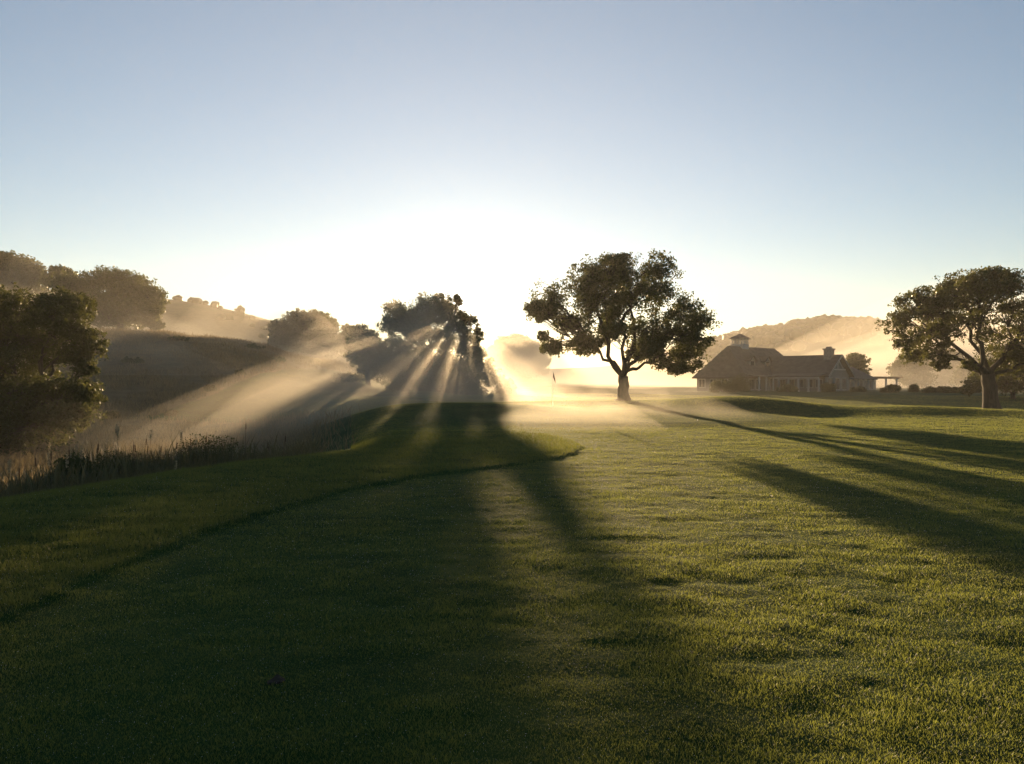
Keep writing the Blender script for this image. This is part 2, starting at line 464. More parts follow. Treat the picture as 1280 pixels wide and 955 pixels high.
def tree(name, label, cat, base, d, lobes, trunk_r, leaf=0.22, dens=1.0, seed=1, fork=0.35, lean=0.0, group=None,
         mat=None, depth=0.75, wobble=0.3, clump=0.30, gaps=0.0, twigs=True, base_z=None, gthr=-.20, holes=()):
    """lobes: (px, py, rx, ry) as seen in the photograph at distance d: each becomes a solid leafy lobe with its own depth"""
    rng = np.random.default_rng(seed)
    s = d/F
    bx = (base[0]-CX)*s
    bz = hz(bx, d) if base_z is None else base_z
    B = np.array([bx, d, bz-0.15])
    L = np.array([[(l[0]-CX)*s, CAMH-(l[1]-CY)*s, l[2]*s, l[3]*s] for l in lobes])
    cxm = (L[:, 0]-L[:, 2]).min()*.5+(L[:, 0]+L[:, 2]).max()*.5
    half = ((L[:, 0]+L[:, 2]).max()-(L[:, 0]-L[:, 2]).min())*.5
    root = empty(name, (bx, d, bz))
    tag(root, label, cat, group)
    top = L[:, 1].mean()
    th = (top-bz)
    forkp = np.array([bx+lean*th*fork, d, bz+th*fork])
    tb = MB()
    tp = bez(B, B+np.array([lean*.2*th, 0, th*fork*.5]), forkp, 7)
    tp[1:-1] += rng.normal(0, trunk_r*.05, (5, 3))*[1, 1, 0]
    rad = [trunk_r*v for v in (1.55, 1.15, 1.0, .94, .9, .88, .84)]
    tb.tube(tp, rad, 10)
    cen = []; sig = []
    jobs = []
    for (lx, lz, rx, rz) in L:
        q = max(0.0, 1-((lx-cxm)/half)**2)
        offs = [rng.uniform(-1, 1)*half*depth*math.sqrt(q)*.45]
        if q > .35: offs = [offs[0]-half*depth*.38*q, offs[0]+half*depth*.38*q]
        for oy in offs: jobs.append((np.array([lx, d+oy, lz]), rx, rz))
    # main limbs: a few targets spread through the crown
    C0 = np.array([j[0] for j in jobs])
    nm = int(min(7, max(3, len(jobs)//5)))
    tg = [int(np.argmax(C0[:, 2]))]
    while len(tg) < nm:
        dd = np.min([np.linalg.norm(C0-C0[t], axis=1) for t in tg], axis=0); tg.append(int(np.argmax(dd)))
    cent = C0[tg].copy()
    for _ in range(4):
        lab = np.argmin(((C0[:, None]-cent[None])**2).sum(-1), axis=1)
        cent = np.array([C0[lab == k].mean(0) if (lab == k).any() else cent[k] for k in range(nm)])
    mains = []
    for k in range(nm):
        e = forkp+(cent[k]-forkp)*.95
        dist = np.linalg.norm(e-forkp)
        a = forkp+np.array([0, 0, -rng.uniform(0, .12)*th*fork])
        mid = a+(e-a)*.5+np.array([0, 0, rng.uniform(.02, .18)*dist])+rng.normal(0, .07, 3)*dist
        lp = bez(a, mid, e, 10); lp[1:-1] += rng.normal(0, .028*dist, (8, 3))
        r0 = trunk_r*rng.uniform(.28, .42)
        tb.tube(lp, list(r0*np.linspace(1, .30, 10)), 8); mains.append((lp, r0))
    for ji, (c, rx, rz) in enumerate(jobs):
        ry = rx*.95
        mp, r0m = mains[lab[ji]]
        ti = rng.integers(4, 9)
        a = mp[ti]; dist = np.linalg.norm(c-a)+.01
        r0 = max(.02, r0m*(1-.7*ti/9)*.62)
        mid = a+(c-a)*.5+np.array([0, 0, rng.uniform(0, .2)*dist])+rng.normal(0, .08, 3)*dist
        lp = bez(a, mid, c, 6); lp[1:-1] += rng.normal(0, .04*dist, (4, 3))
        tb.tube(lp, list(np.linspace(r0, r0*.35, 6)), 6)
        vol = rx*ry*rz
        rc = clump*(vol**(1/3))**.75
        k = max(10, int(dens*1.6*vol/(rc**3)))
        k = min(k, 200)
        u = rng.normal(0, 1, (k, 3)); u /= np.linalg.norm(u, axis=1, keepdims=True)
        rr = rng.uniform(.06, 1, (k, 1))**.42
        cc = c+u*rr*np.array([rx, ry, rz])
        cc += rng.normal(0, wobble*rc, (k, 3))*1.4
        if gaps > 0:
            keep = (noise(cc[:, 0]/gaps+seed, cc[:, 2]/gaps+cc[:, 1]*.15/gaps, seed) > gthr)
            cc = cc[keep]
        cen.append(cc); sig.append(rc*rng.uniform(.38, .8, len(cc)))
        if twigs:
            for q_ in cc[::2]:
                st = lp[rng.integers(2, 6)]
                mm = (st+q_)/2+rng.normal(0, .12, 3)*np.linalg.norm(q_-st)
                tb.tube(bez(st, mm, q_, 4), list(np.linspace(r0*.30, .010+.05*r0, 4)), 4, cap=False)
    cen = np.vstack(cen); sig = np.concatenate(sig)
    if holes:     # open channels through the crown where the low sun shines through
        t = (cen[:, 1]-d)/SUN_DIR[1]
        hx_ = (cen[:, 0]-SUN_DIR[0]*t)/s+CX; hy_ = CY-(cen[:, 2]-SUN_DIR[2]*t-CAMH)/s
        ok = np.ones(len(cen), bool)
        for (a_, b_, r_) in holes: ok &= np.hypot(hx_-a_, hy_-b_) > r_+2.2
        cen, sig = cen[ok], sig[ok]
    per = np.clip(np.mean((sig/leaf)**2)*11.0, 14, 60)
    v, f, tone = leaves_geo(cen, sig, per, leaf, rng)
    print('TREE', name, label[:30], 'clumps', len(cen), 'leaves', len(f))
    tb.build('trunk', M['bark'], root, smooth=True)
    mesh_obj('crown', v, f, mat or M['oak_leaf'], root, attrs={'tone': ('FLOAT', tone)})
    return root

# big oak right of the sun
tree('oak_tree', 'large spreading oak with broad open crown standing in golden mist behind the green', 'tree', (779, 500), 50,
     [(690, 372, 27, 20), (679, 395, 18, 15), (694, 434, 18, 9), (718, 424, 18, 10), (676, 420, 9, 8), (725, 360, 24, 22), (720, 405, 24, 16), (752, 345, 28, 20), (745, 380, 26, 20),
      (790, 340, 26, 18), (812, 335, 24, 16), (785, 372, 30, 22), (828, 358, 26, 22), (836, 392, 26, 18), (812, 412, 28, 20), (846, 424, 28, 18),
      (872, 405, 20, 16), (878, 425, 14, 13), (862, 448, 22, 14), (800, 440, 15, 11), (836, 446, 16, 14), (668, 385, 12, 9),
      (884, 393, 8, 8), (770, 328, 18, 10), (760, 418, 16, 12), (738, 430, 16, 12), (772, 402, 20, 14), (818, 430, 18, 12), (852, 458, 16, 8)],
     0.41, 0.13, 1.7, 3, fork=.30, gaps=0.5, gthr=-.055)

# right oak, nearer
tree('oak_tree', 'dark leaning oak with a thick trunk beside the low mounds', 'tree', (1240, 516), 60,
     [(1135, 405, 20, 20), (1128, 435, 12, 16), (1160, 385, 24, 18), (1160, 420, 24, 16), (1192, 370, 24, 20), (1195, 408, 28, 20), (1225, 362, 24, 16),
      (1232, 392, 28, 22), (1262, 376, 24, 18), (1272, 412, 28, 24), (1290, 450, 30, 22), (1300, 395, 30, 26), (1330, 420, 32, 30), (1172, 442, 18, 10),
      (1258, 440, 18, 12), (1205, 455, 10, 7), (1320, 460, 26, 18), (1232, 352, 12, 8), (1150, 374, 20, 14), (1186, 357, 22, 13), (1208, 350, 16, 10), (1248, 356, 14, 10)],
     0.60, 0.16, 1.5, 5, fork=.42, lean=-.10, gaps=0.55, gthr=-.055)

# sun grove
tree('oak_tree', 'backlit oak with the low sun blazing through the top of its crown', 'tree', (556, 492), 92,
     [(492, 394, 16, 16), (488, 408, 15, 12), (512, 400, 17, 18), (534, 386, 16, 16), (530, 410, 18, 16), (551, 378, 12, 11), (556, 396, 15, 14), (571, 376, 6, 5),
      (566, 408, 12, 12), (565, 385, 8, 7), (560, 428, 22, 14), (525, 432, 24, 14), (500, 430, 20, 12), (590, 404, 8, 10), (580, 408, 6, 6), (596, 418, 8, 12), (585, 432, 18, 12), (596, 442, 12, 12),
      (540, 452, 30, 14), (580, 456, 28, 14), (500, 452, 24, 13), (594, 462, 14, 12), (535, 472, 32, 13), (574, 472, 26, 13), (500, 470, 24, 13), (540, 420, 16, 12), (515, 414, 14, 10), (577, 396, 8, 8), (584, 412, 10, 8), (604, 458, 12, 12), (616, 472, 14, 10), (632, 481, 11, 6)],
     0.55, 0.19, 1.7, 8, fork=.28, gaps=0.6, gthr=-.13,
     holes=[(567, 415, 3.6), (558, 404, 3.0), (541, 409, 2.6), (592, 408, 2.4), (536, 427, 3.5), (555, 424, 4), (571, 426, 4), (602, 431, 3.5), (587, 430, 3.5), (519, 432, 3), (546, 440, 3), (579, 446, 2.5)])
tree('oak_tree', 'small round oak tucked against the left side of the backlit oak', 'tree', (460, 490), 90,
     [(449, 416, 12, 9), (446, 430, 13, 12), (460, 424, 13, 12), (470, 436, 15, 13), (452, 446, 16, 11), (478, 450, 16, 12), (466, 462, 20, 10)],
     0.32, 0.24, 1.2, 12, fork=.3)

# trees up the left
tree('oak_tree', 'dark dense tree rising from the creek hollow at the frame edge', 'tree', (40, 548), 40,
     [(20, 385, 34, 26), (-20, 380, 40, 26), (62, 380, 24, 22), (80, 398, 20, 20), (88, 430, 22, 24), (50, 425, 40, 36), (0, 430, 48, 40), (-50, 430, 50, 44),
      (100, 458, 16, 16), (104, 490, 18, 18), (80, 500, 36, 28), (30, 490, 50, 36), (-30, 495, 50, 40), (60, 535, 46, 22), (0, 540, 50, 24), (92, 520, 24, 18), (-60, 540, 50, 26)],
     0.42, 0.14, 1.2, 15, fork=.25, mat=M['bush_leaf'], gaps=.55, gthr=-.13)
tree('oak_tree', 'broad hazy oak on the crest of the meadow hill', 'tree', (150, 420), 118,
     [(100, 358, 20, 14), (128, 350, 22, 14), (152, 350, 20, 13), (172, 360, 18, 14), (188, 372, 15, 14), (196, 388, 12, 14), (150, 372, 30, 20), (110, 378, 28, 20),
      (178, 392, 20, 14), (140, 396, 30, 14), (100, 398, 22, 14), (193, 405, 10, 8)],
     0.6, 0.30, 1.1, 18, fork=.3)
tree('oak_tree', 'thin see-through oak between two fuller hilltop trees', 'tree', (72, 420), 128,
     [(66, 342, 10, 7), (78, 339, 10, 6), (88, 345, 10, 8), (74, 352, 12, 7), (92, 356, 10, 8), (62, 352, 8, 6)],
     0.35, 0.26, .7, 21, fork=.62)
tree('oak_tree', 'tall hilltop oak rising behind the dark creekside tree', 'tree', (10, 420), 132,
     [(5, 330, 16, 10), (22, 326, 14, 8), (38, 336, 14, 9), (15, 345, 24, 14), (46, 348, 12, 9), (-10, 340, 20, 14), (-25, 350, 24, 18), (30, 360, 26, 16), (0, 372, 34, 18)],
     0.6, 0.32, 1.0, 24, fork=.35)
tree('oak_tree', 'pale misty oak on the far shoulder of the meadow hill', 'tree', (385, 455), 150,
     [(352, 410, 13, 9), (348, 422, 13, 9), (375, 399, 14, 10), (395, 397, 14, 9), (410, 408, 14, 10), (380, 415, 22, 13), (405, 424, 22, 12), (365, 432, 24, 11), (398, 438, 28, 10)],
     0.5, 0.36, 1.1, 27, fork=.3)
tree('oak_tree', 'small faint tree just right of the pale misty oak', 'tree', (434, 452), 160,
     [(434, 412, 7, 6), (430, 424, 8, 8), (438, 428, 8, 9), (434, 440, 9, 7)], 0.25, 0.34, 1.0, 30, fork=.4)
tree('oak_tree', 'washed-out oak in the sun glare between the two big oaks', 'tree', (640, 478), 300,
     [(632, 429, 14, 9), (648, 426, 14, 8), (664, 436, 14, 10), (622, 442, 16, 10), (645, 444, 24, 12), (672, 450, 16, 11), (630, 460, 26, 11), (660, 463, 26, 10)],
     0.6, 0.42, 1.1, 33, fork=.3)
tree('tree', 'lone tiny tree on the ridge of the far left hill', 'tree', (298, 396), 372,
     [(298, 390, 4, 4), (296, 393, 4, 3), (301, 393, 4, 3)], 0.3, 0.5, 1.0, 36, fork=.4, twigs=False)
# trees round the clubhouse
tree('tree', 'airy young tree rising behind the clubhouse roof', 'tree', (1072, 485), 172,
     [(1068, 447, 9, 6), (1076, 452, 9, 7), (1064, 457, 9, 7), (1076, 463, 11, 7), (1066, 468, 11, 7)], 0.22, 0.34, .9, 39, fork=.3)
tree('tree', 'spreading smaller tree seen beneath the leaning oak', 'tree', (1266, 505), 95,
     [(1222, 478, 14, 10), (1240, 466, 16, 11), (1262, 462, 18, 12), (1285, 464, 18, 12), (1250, 480, 18, 10), (1280, 480, 20, 11), (1305, 474, 20, 14), (1214, 488, 9, 6)],
     0.3, 0.24, 1.0, 42, fork=.35)
for i, (px, py, d, rx, ry, lab) in enumerate([
        (1140, 462, 250, 22, 22, 'ghostly tall tree in the mist right of the pergola'),
        (1176, 458, 270, 26, 24, 'wide ghostly tree in the mist left of the leaning oak trunk'),
        (1218, 466, 240, 22, 18, 'low ghostly tree in the mist behind the leaning oak trunk')]):
    tree('tree', lab, 'tree', (px, 492), d, [(px-rx*.5, py, rx*.6, ry*.6), (px+rx*.4, py-ry*.2, rx*.6, ry*.6), (px, py-ry*.5, rx*.55, ry*.5), (px, py+ry*.5, rx, ry*.5)],
         0.5, 0.5, 1.0, 50+i, fork=.3, group='ghostly trees in the mist', twigs=False)

# woods on the far hills: a mass of crowns
def forest(name, label, pts, rad, seed):
    rng = np.random.default_rng(seed)
    import bmesh
    bm = bmesh.new(); bmesh.ops.create_icosphere(bm, subdivisions=2, radius=1)
    bv = np.array([v.co[:] for v in bm.verts]); bf = np.array([[v.index for v in f.verts] for f in bm.faces]); bm.free()
    V = []; Fc = []; T = []
    for i, (x, y) in enumerate(pts):
        r = rad*rng.uniform(.6, 1.3)
        k = 1+rng.normal(0, .16, (len(bv), 1))
        v = bv*k*np.array([r, r, r*rng.uniform(.7, 1.15)])+np.array([x, y, hz(x, y)+r*.55])
        V.append(v); Fc.append(bf+i*len(bv)); T.append(np.full(len(bv), rng.uniform(0, 1)))
    o = mesh_obj(name, np.vstack(V), np.vstack(Fc), M['oak_leaf'], attrs={'tone': ('FLOAT', np.concatenate(T))})
    tag(o, label, 'woods', kind='stuff')
rng = np.random.default_rng(4)
pts = [(rng.uniform(110, 520), rng.normal(585, 40)) for _ in range(1500)]
forest('hillside_forest', 'wooded crest of the far hill behind the clubhouse', pts, 4.0, 61)
pts = [(rng.uniform(-320, -90), rng.normal(372, 22)) for _ in range(60)]
forest('scattered_woods', 'scattered scrub on the far left hill', pts, 2.0, 62)

# ------------------------------------------------------------------ shrubs
def shrub(name, label, px, py, d, rx, ry, group=None, leaf=.12, seed=1, cat='shrub', zb=None):
    rng = np.random.default_rng(seed)
    s = d/F; x = (px-CX)*s; z0 = hz(x, d)
    rxw, rzw = rx*s, ry*s
    root = empty(name, (x, d, z0)); tag(root, label, cat, group)
    k = 26
    u = rng.normal(0, 1, (k, 3)); u[:, 2] = np.abs(u[:, 2]); u /= np.linalg.norm(u, axis=1, keepdims=True)
    cen = np.array([x, d, z0+rzw*.1])+u*np.array([rxw, rxw*.8, rzw*1.7])*rng.uniform(.4, .9, (k, 1))
    sig = np.full(k, min(rxw, rzw)*.36)
    v, f, t = leaves_geo(cen, sig, int(70*max(1, min(6, (min(rxw, rzw)*.9/leaf/3)**2))), leaf, rng, .9)
    mesh_obj('foliage', v, f, M['bush_leaf'], root, attrs={'tone': ('FLOAT', t)})
    b = MB()
    for q in cen[::4]: b.tube(bez(np.array([x, d, z0-.05]), (cen[0]+q)/2*0+np.array([x, d, z0])*.6+q*.4, q, 4), [.03, .025, .02, .012], 4)
    b.build('stem', M['bark'], root)
for i, a in enumerate([
        ('low shrub at the foot of the white gable', 1035, 486, 130, 13, 6), ('round clipped shrub standing alone right of the pergola', 1142, 490, 126, 6, 6),
        ('low shrub in front of the clubhouse porch', 985, 490, 126, 16, 5), ('low shrub below the pergola posts', 1112, 491, 126, 14, 6),
        ('spreading shrub at the left corner of the clubhouse', 903, 486, 120, 20, 9), ('small shrub between the gable and the pergola', 1072, 488, 132, 11, 4),
        ('tall shrub against the clubhouse left wing', 925, 478, 128, 14, 12)]):
    shrub('shrub', *a, group='shrubs around the clubhouse', seed=80+i)
for i, (px, lab) in enumerate([(1162, 'left end'), (1180, 'second clump'), (1198, 'third clump'), (1216, 'right end')]):
    shrub('hedge_shrub', lab+' of the low hedge left of the leaning oak trunk', px, 498, 122, 13, 4.5, 'low hedge', seed=95+i, cat='hedge')

for i, (px, rx_, ry_, lab) in enumerate([(505, 22, 9, 'leftmost bush in the shade under the backlit oak'), (548, 30, 14, 'bush left of the trunk under the backlit oak'),
        (588, 22, 11, 'bush right of the trunk under the backlit oak'), (630, 20, 8, 'rightmost bush trailing off from the backlit oak'), (430, 18, 7, 'bush on the hill edge left of the small round oak')]):
    shrub('bush', lab, px, 488, 88, rx_, ry_, 'bushes under the backlit oak', leaf=.16, seed=200+i, cat='bush')

for i, (px, d, rx_, ry_, lab) in enumerate([(448, 92, 26, 5, 'broad dark scrub on the shaded shoulder of the meadow hill'), (350, 98, 9, 4, 'small scrub at the top of the diagonal fairway edge'),
        (300, 84, 8, 4, 'scrub midway along the diagonal fairway edge'), (262, 74, 8, 4, 'scrub low on the diagonal fairway edge'), (214, 62, 9, 4, 'scrub at the foot of the diagonal fairway edge'),
        (165, 84, 14, 4, 'wide scrub on the middle of the misty meadow slope'), (225, 104, 18, 3.5, 'flat scrub high on the misty meadow slope'), (318, 112, 14, 3.5, 'flat scrub just below the hill crest'),
        (140, 60, 10, 5, 'scrub on the lower meadow right of the dark creekside tree'), (395, 105, 12, 4, 'scrub below the pale misty oak')]):
    shrub('scrub_bush', lab, px, 488, d, rx_, ry_, 'scrub on the meadow hill', leaf=.14, seed=230+i, cat='scrub')
for i, (px, d, rx_, ry_, lab) in enumerate([(150, 17.2, 34, 46, 'rounded dark willow scrub among the reeds mid creek'), (262, 19.5, 34, 46, 'bushy willow scrub inside the widest reed clump'),
        (92, 15.2, 28, 34, 'low willow scrub near the dark creekside tree'), (312, 20.5, 24, 28, 'flat willow scrub at the right end of the reeds')]):
    shrub('marsh_shrub', lab, px, 560, d, rx_, ry_, 'willow scrub in the creek hollow', leaf=.045, seed=260+i, cat='shrub')

# ------------------------------------------------------------------ reeds in the hollow
def reed_clump(label, px, d, toppy, n, spread, heads=6, plume=0, seed=1):
    rng = np.random.default_rng(seed)
    s = d/F; x0 = (px-CX)*s; z0 = hz(x0, d)
    H = CAMH-(toppy-CY)*s-z0
    root = empty('reed_clump', (x0, d, z0)); tag(root, label, 'reeds', 'reed clumps in the creek hollow')
    V = []; Fc = []; T = []; c = 0
    n = int(n*2.2)
    gx = x0+rng.normal(0, spread*1.15, n); gy = d+rng.normal(0, spread*.8, n); gz = height(gx, gy)-.03
    for i in range(n):
        bx, by, bz = gx[i], gy[i], gz[i]
        h = H*rng.uniform(.5, 1.02)*(1-.25*min(1, abs(bx-x0)/(2*spread)))
        an = rng.uniform(0, 6.283); bend = rng.uniform(.04, .32)*h; w = rng.uniform(.012, .028); wa = rng.uniform(0, 6.283)
        wx, wy = math.cos(wa)*w, math.sin(wa)*w
        for k in range(5):
            t = k/4; q = t**2.2
            px_, py_, pz_ = bx+math.cos(an)*bend*q, by+math.sin(an)*bend*q, bz+h*(t-.12*q*bend/h*2)
            ww = (1-t**1.5)*.9+.1
            V += [(px_-wx*ww, py_-wy*ww, pz_), (px_+wx*ww, py_+wy*ww, pz_)]
        for k in range(4): Fc.append([c+2*k, c+2*k+1, c+2*k+3, c+2*k+2])
        c += 10; T += [np.clip(rng.normal(.45, .25), 0, 1)]*10
    mesh_obj('blades', V, np.array(Fc), M['reed'], root, attrs={'tone': ('FLOAT', T)})['kind'] = 'stuff'
    for i in range((heads+1)//2):
        bx, by = x0+rng.normal(0, spread*.8), d+rng.normal(0, spread*.6)
        h = H*rng.uniform(.8, 1.05); lx = rng.normal(0, .06)
        b = MB(); bz = hz(bx, by)
        b.tube([(bx, by, bz), (bx+lx*.5, by, bz+h*.6), (bx+lx, by, bz+h+.1)], [.006, .005, .003], 5)
        b.tube([(bx+lx*.9, by, bz+h-.14), (bx+lx*.91, by, bz+h-.12), (bx+lx*.97, by, bz+h), (bx+lx, by, bz+h+.02)], [.005, .011, .011, .005], 7)
        b.build('cattail_head', M['cattail'], root, smooth=True)
    for i in range(plume):
        bx, by = x0+rng.normal(0, spread), d+rng.normal(0, spread*.6)
        h = H*rng.uniform(.85, 1.08); lx = rng.normal(0, .1); bz = hz(bx, by)
        b = MB(); b.tube([(bx, by, bz), (bx+lx*.4, by, bz+h*.6), (bx+lx, by, bz+h)], [.005, .004, .002], 4)
        b.build('stalk', M['bark'], root)
        cc = np.array([[bx+lx*(1-.04*j), by, bz+h-.03*j] for j in range(8)])
        v, f, t = leaves_geo(cc, np.full(8, .012), 8, .03, rng, 1.3)
        mesh_obj('seed_plume', v, f, M['plume'], root, attrs={'tone': ('FLOAT', t)})
for i, a in enumerate([
        ('sparse reeds with pale plumes at the bottom of the dark creekside tree', 22, 13.5, 578, 150, .55, 4, 5),
        ('thin upright reeds at the foot of the dark creekside tree', 62, 14.5, 572, 170, .5, 6, 2),
        ('reeds topped by glittering pale seed plumes', 118, 17.5, 545, 260, .6, 5, 9),
        ('tall dark reeds bunched mid creek', 165, 16.5, 556, 260, .5, 8, 0),
        ('narrow dark reed spike standing apart', 186, 17.5, 549, 120, .16, 5, 0),
        ('low thin reeds on the near bank', 205, 15.5, 583, 130, .45, 2, 1),
        ('widest bushy reed clump at the right end of the creek', 245, 18.5, 546, 420, .62, 10, 2),
        ('lower reeds trailing off right of the bushy clump', 290, 19, 568, 200, .5, 4, 0),
        ('single thin tuft of stalks beyond the reeds', 336, 22, 552, 36, .12, 3, 0)]):
    reed_clump(a[0], *a[1:], seed=120+i)
n = 26000
x = RNG.uniform(-13, -3, n); y = RNG.uniform(9, 27, n)
s_ = poly_sd(x, y, CREST)
k = (s_ > .5) & (s_ < 9) & (x/y < -.27)
x, y, s_ = x[k], y[k], s_[k]
blades('creek_sedge', x, y, RNG.uniform(.15, .7, len(x))*(.4+.8*sstep(.5, 4, s_)), np.full(len(x), .012), RNG.uniform(.1, .8, len(x)),
       RNG.uniform(0, .9, len(x)), M['reed'], 'tangled low sedge lining the creek bank')

# ------------------------------------------------------------------ golf flag, ball, divot
fx, fy = (691-CX)/F*43.5, 43.5
fz = hz(fx, fy)
root = empty('golf_flag', (fx, fy, fz)); tag(root, 'limp golf flag on a thin pole at the back of the green', 'flag')
b = MB(); b.tube([(fx, fy, fz-.1), (fx, fy, fz+1.0), (fx, fy, fz+2.05)], [.016, .014, .012], 8); b.build('pole', M['pole'], root, smooth=True)
b = MB(); b.tube([(fx, fy, fz+2.05), (fx, fy, fz+2.07), (fx, fy, fz+2.09)], [.02, .022, .008], 8); b.build('finial', M['pole'], root)
V = []; Fc = []
nu, nv = 10, 10
for i in range(nu+1):
    for j in range(nv+1):
        u, v = i/nu, j/nv
        r = .02+.16*u*(.75+.25*v)
        V.append((fx+r*math.cos(.35*math.sin(u*9+v*2)), fy+.05*math.sin(u*10+v*3)*u, fz+2.03-.36*v-.42*u**1.2))
for i in range(nu):
    for j in range(nv):
        a = i*(nv+1)+j; Fc.append([a, a+1, a+nv+2, a+nv+1])
o = mesh_obj('cloth', V, np.array(Fc), M['cloth'], root, smooth=True, attrs={'tone': ('FLOAT', np.full(len(V), .5))})
import bmesh
bx, by = ground_pt(872, 529)
bm = bmesh.new(); bmesh.ops.create_uvsphere(bm, u_segments=20, v_segments=12, radius=.0214)
bv = np.array([v.co[:] for v in bm.verts]); bf = [[v.index for v in f.verts] for f in bm.faces]; bm.free()
c = np.array([bx, by, hz(bx, by)+.045])
tag(mesh_obj('golf_ball', bv+c, bf, M['ball'], smooth=True, origin=c), 'tiny white golf ball lying on the lit fairway', 'ball')
dx_, dy_ = ground_pt(345, 853)
dz = hz(dx_, dy_)
V = []; Fc = []
for i in range(9):
    for j in range(5):
        u, v = i/8-.5, j/4-.5
        V.append((dx_+u*.10*(1-.5*abs(v)), dy_+v*.06+.02*u, dz+.010+.022*(v+.5)*(1-4*u*u)+.005*math.sin(9*u+4*v)))
for i in range(8):
    for j in range(4):
        a = i*5+j; Fc.append([a, a+1, a+6, a+5])
V2 = [(p[0], p[1], p[2]-.012) for p in V]
Fc2 = [[q+45 for q in f[::-1]] for f in Fc]
tag(mesh_obj('turf_divot', V+V2, Fc+Fc2, M['soil'], origin=(dx_, dy_, dz)), 'small dark turned-up divot in the shaded near grass', 'divot')

# ------------------------------------------------------------------ clubhouse
A = np.array([41.0, 142.0]); um = np.array([.74, .6726]); vm = np.array([.6726, -.74])
GZ = hz(55, 140)
def xf(P):
    P = np.asarray(P)
    return np.stack([A[0]+um[0]*P[:, 0]+vm[0]*P[:, 1], A[1]+um[1]*P[:, 0]+vm[1]*P[:, 1], GZ+P[:, 2]], -1)
club = empty('clubhouse', (*(A+um*10+vm*8), GZ))
tag(club, 'long low clubhouse with shingled roofs, a cupola and a covered porch', 'building')
def part(name, mat, fn, parent=None, smooth=False):
    b = MB(); fn(b); return b.build(name, M[mat], parent or club, xf, smooth)
def prism_u(b, u0, u1, v0, v1, ze, zr, ov=.5, th=.18, hip0=0, hip1=0):   # ridge along u
    vc = (v0+v1)/2; sl = (zr-ze)/((v1-v0)/2); z0 = ze-sl*ov
    U0, U1, V0, V1 = u0-ov, u1+ov, v0-ov, v1+ov
    top = [(U0, V0, z0), (U1, V0, z0), (U1, V1, z0), (U0, V1, z0), (U0+hip0, vc, zr), (U1-hip1, vc, zr)]
    bot = [(p[0], p[1], p[2]-th) for p in top]
    b.add(top+bot, [(0, 1, 5, 4), (2, 3, 4, 5), (1, 2, 5), (3, 0, 4)] if hip0 or hip1 else [(0, 1, 5, 4), (2, 3, 4, 5)])
    n = b.n-12
    extra = [(7, 6, 10, 11), (9, 8, 11, 10), (0, 6, 7, 1), (2, 8, 9, 3)]
    extra += [(8, 7, 11), (6, 9, 10), (1, 7, 8, 2), (3, 9, 6, 0)] if hip0 or hip1 else [(1, 7, 11, 5), (5, 11, 8, 2), (3, 9, 10, 4), (4, 10, 6, 0)]
    b.f += [[i+n for i in f] for f in extra]
def swap(fn):
    def g(b):
        t = MB(); fn(t)
        b.add([(p[1], p[0], p[2]) for p in t.v], [f[::-1] for f in t.f])
    return g
# main block
part('wall', 'siding', lambda b: b.box(-2, 22, -4.6, 6, -.6, 3.25))
main_roof = part('roof', 'shingle', lambda b: prism_u(b, -2, 22, -4.6, 6, 3.4, 8.85, .7, .2, 3.2, 4.0))
# cross wing
def wing_wall(b):
    b.box(7.6, 17.6, 6.02, 16.6, -.6, 3.2)
    b.add([(7.6, 16.6, 3.2), (17.6, 16.6, 3.2), (12.6, 16.6, 6.6), (7.6, 16.3, 3.2), (17.6, 16.3, 3.2), (12.6, 16.3, 6.6)],
          [(0, 1, 2), (5, 4, 3), (0, 2, 5, 3), (1, 4, 5, 2)])
part('wall', 'siding', wing_wall)
wing_roof = part('roof', 'shingle', swap(lambda b: prism_u(b, 1.0, 17.0, 7.6, 17.6, 3.35, 7.0, .6, .2)))
# rake boards on the gable
def rake(b):
    for s in (-1, 1):
        p = [(12.6+s*5.65, 17.62, 2.92), (12.6, 17.62, 7.03)]
        b.add([(p[0][0], 17.53, p[0][2]-.32), (p[0][0], 17.53, p[0][2]+.03), (12.6, 17.53, 7.05), (12.6, 17.53, 6.66),
               (p[0][0], 17.60, p[0][2]-.32), (p[0][0], 17.60, p[0][2]+.03), (12.6, 17.60, 7.05), (12.6, 17.60, 6.66)],
              [(0, 1, 2, 3), (7, 6, 5, 4), (0, 4, 5, 1), (1, 5, 6, 2), (2, 6, 7, 3), (3, 7, 4, 0)])
part('gable_trim', 'trim', rake, wing_roof)
def gable_deco(b):
    b.box(9.2, 16.0, 16.64, 16.74, 4.05, 4.28)
    b.box(12.48, 12.72, 16.64, 16.74, 4.30, 6.2)
    for s in (-1, 1):
        b.add([(12.6+s*.16, 16.65, 5.9), (12.6+s*2.2, 16.65, 4.30), (12.6+s*2.5, 16.65, 4.30), (12.6+s*.16, 16.65, 6.1),
               (12.6+s*.16, 16.73, 5.9), (12.6+s*2.2, 16.73, 4.30), (12.6+s*2.5, 16.73, 4.30), (12.6+s*.16, 16.73, 6.1)],
              [(0, 1, 2, 3), (7, 6, 5, 4), (0, 4, 5, 1), (1, 5, 6, 2), (2, 6, 7, 3), (3, 7, 4, 0)])
part('gable_truss', 'trim', gable_deco)
# chimney
def chim(b):
    b.box(11.2, 12.9, 14.6, 15.9, 5.4, 7.9); b.box(11.05, 13.05, 14.45, 16.05, 7.902, 8.15)
    b.box(11.5, 12.6, 14.9, 15.6, 8.152, 8.5)
part('chimney', 'stone', chim)
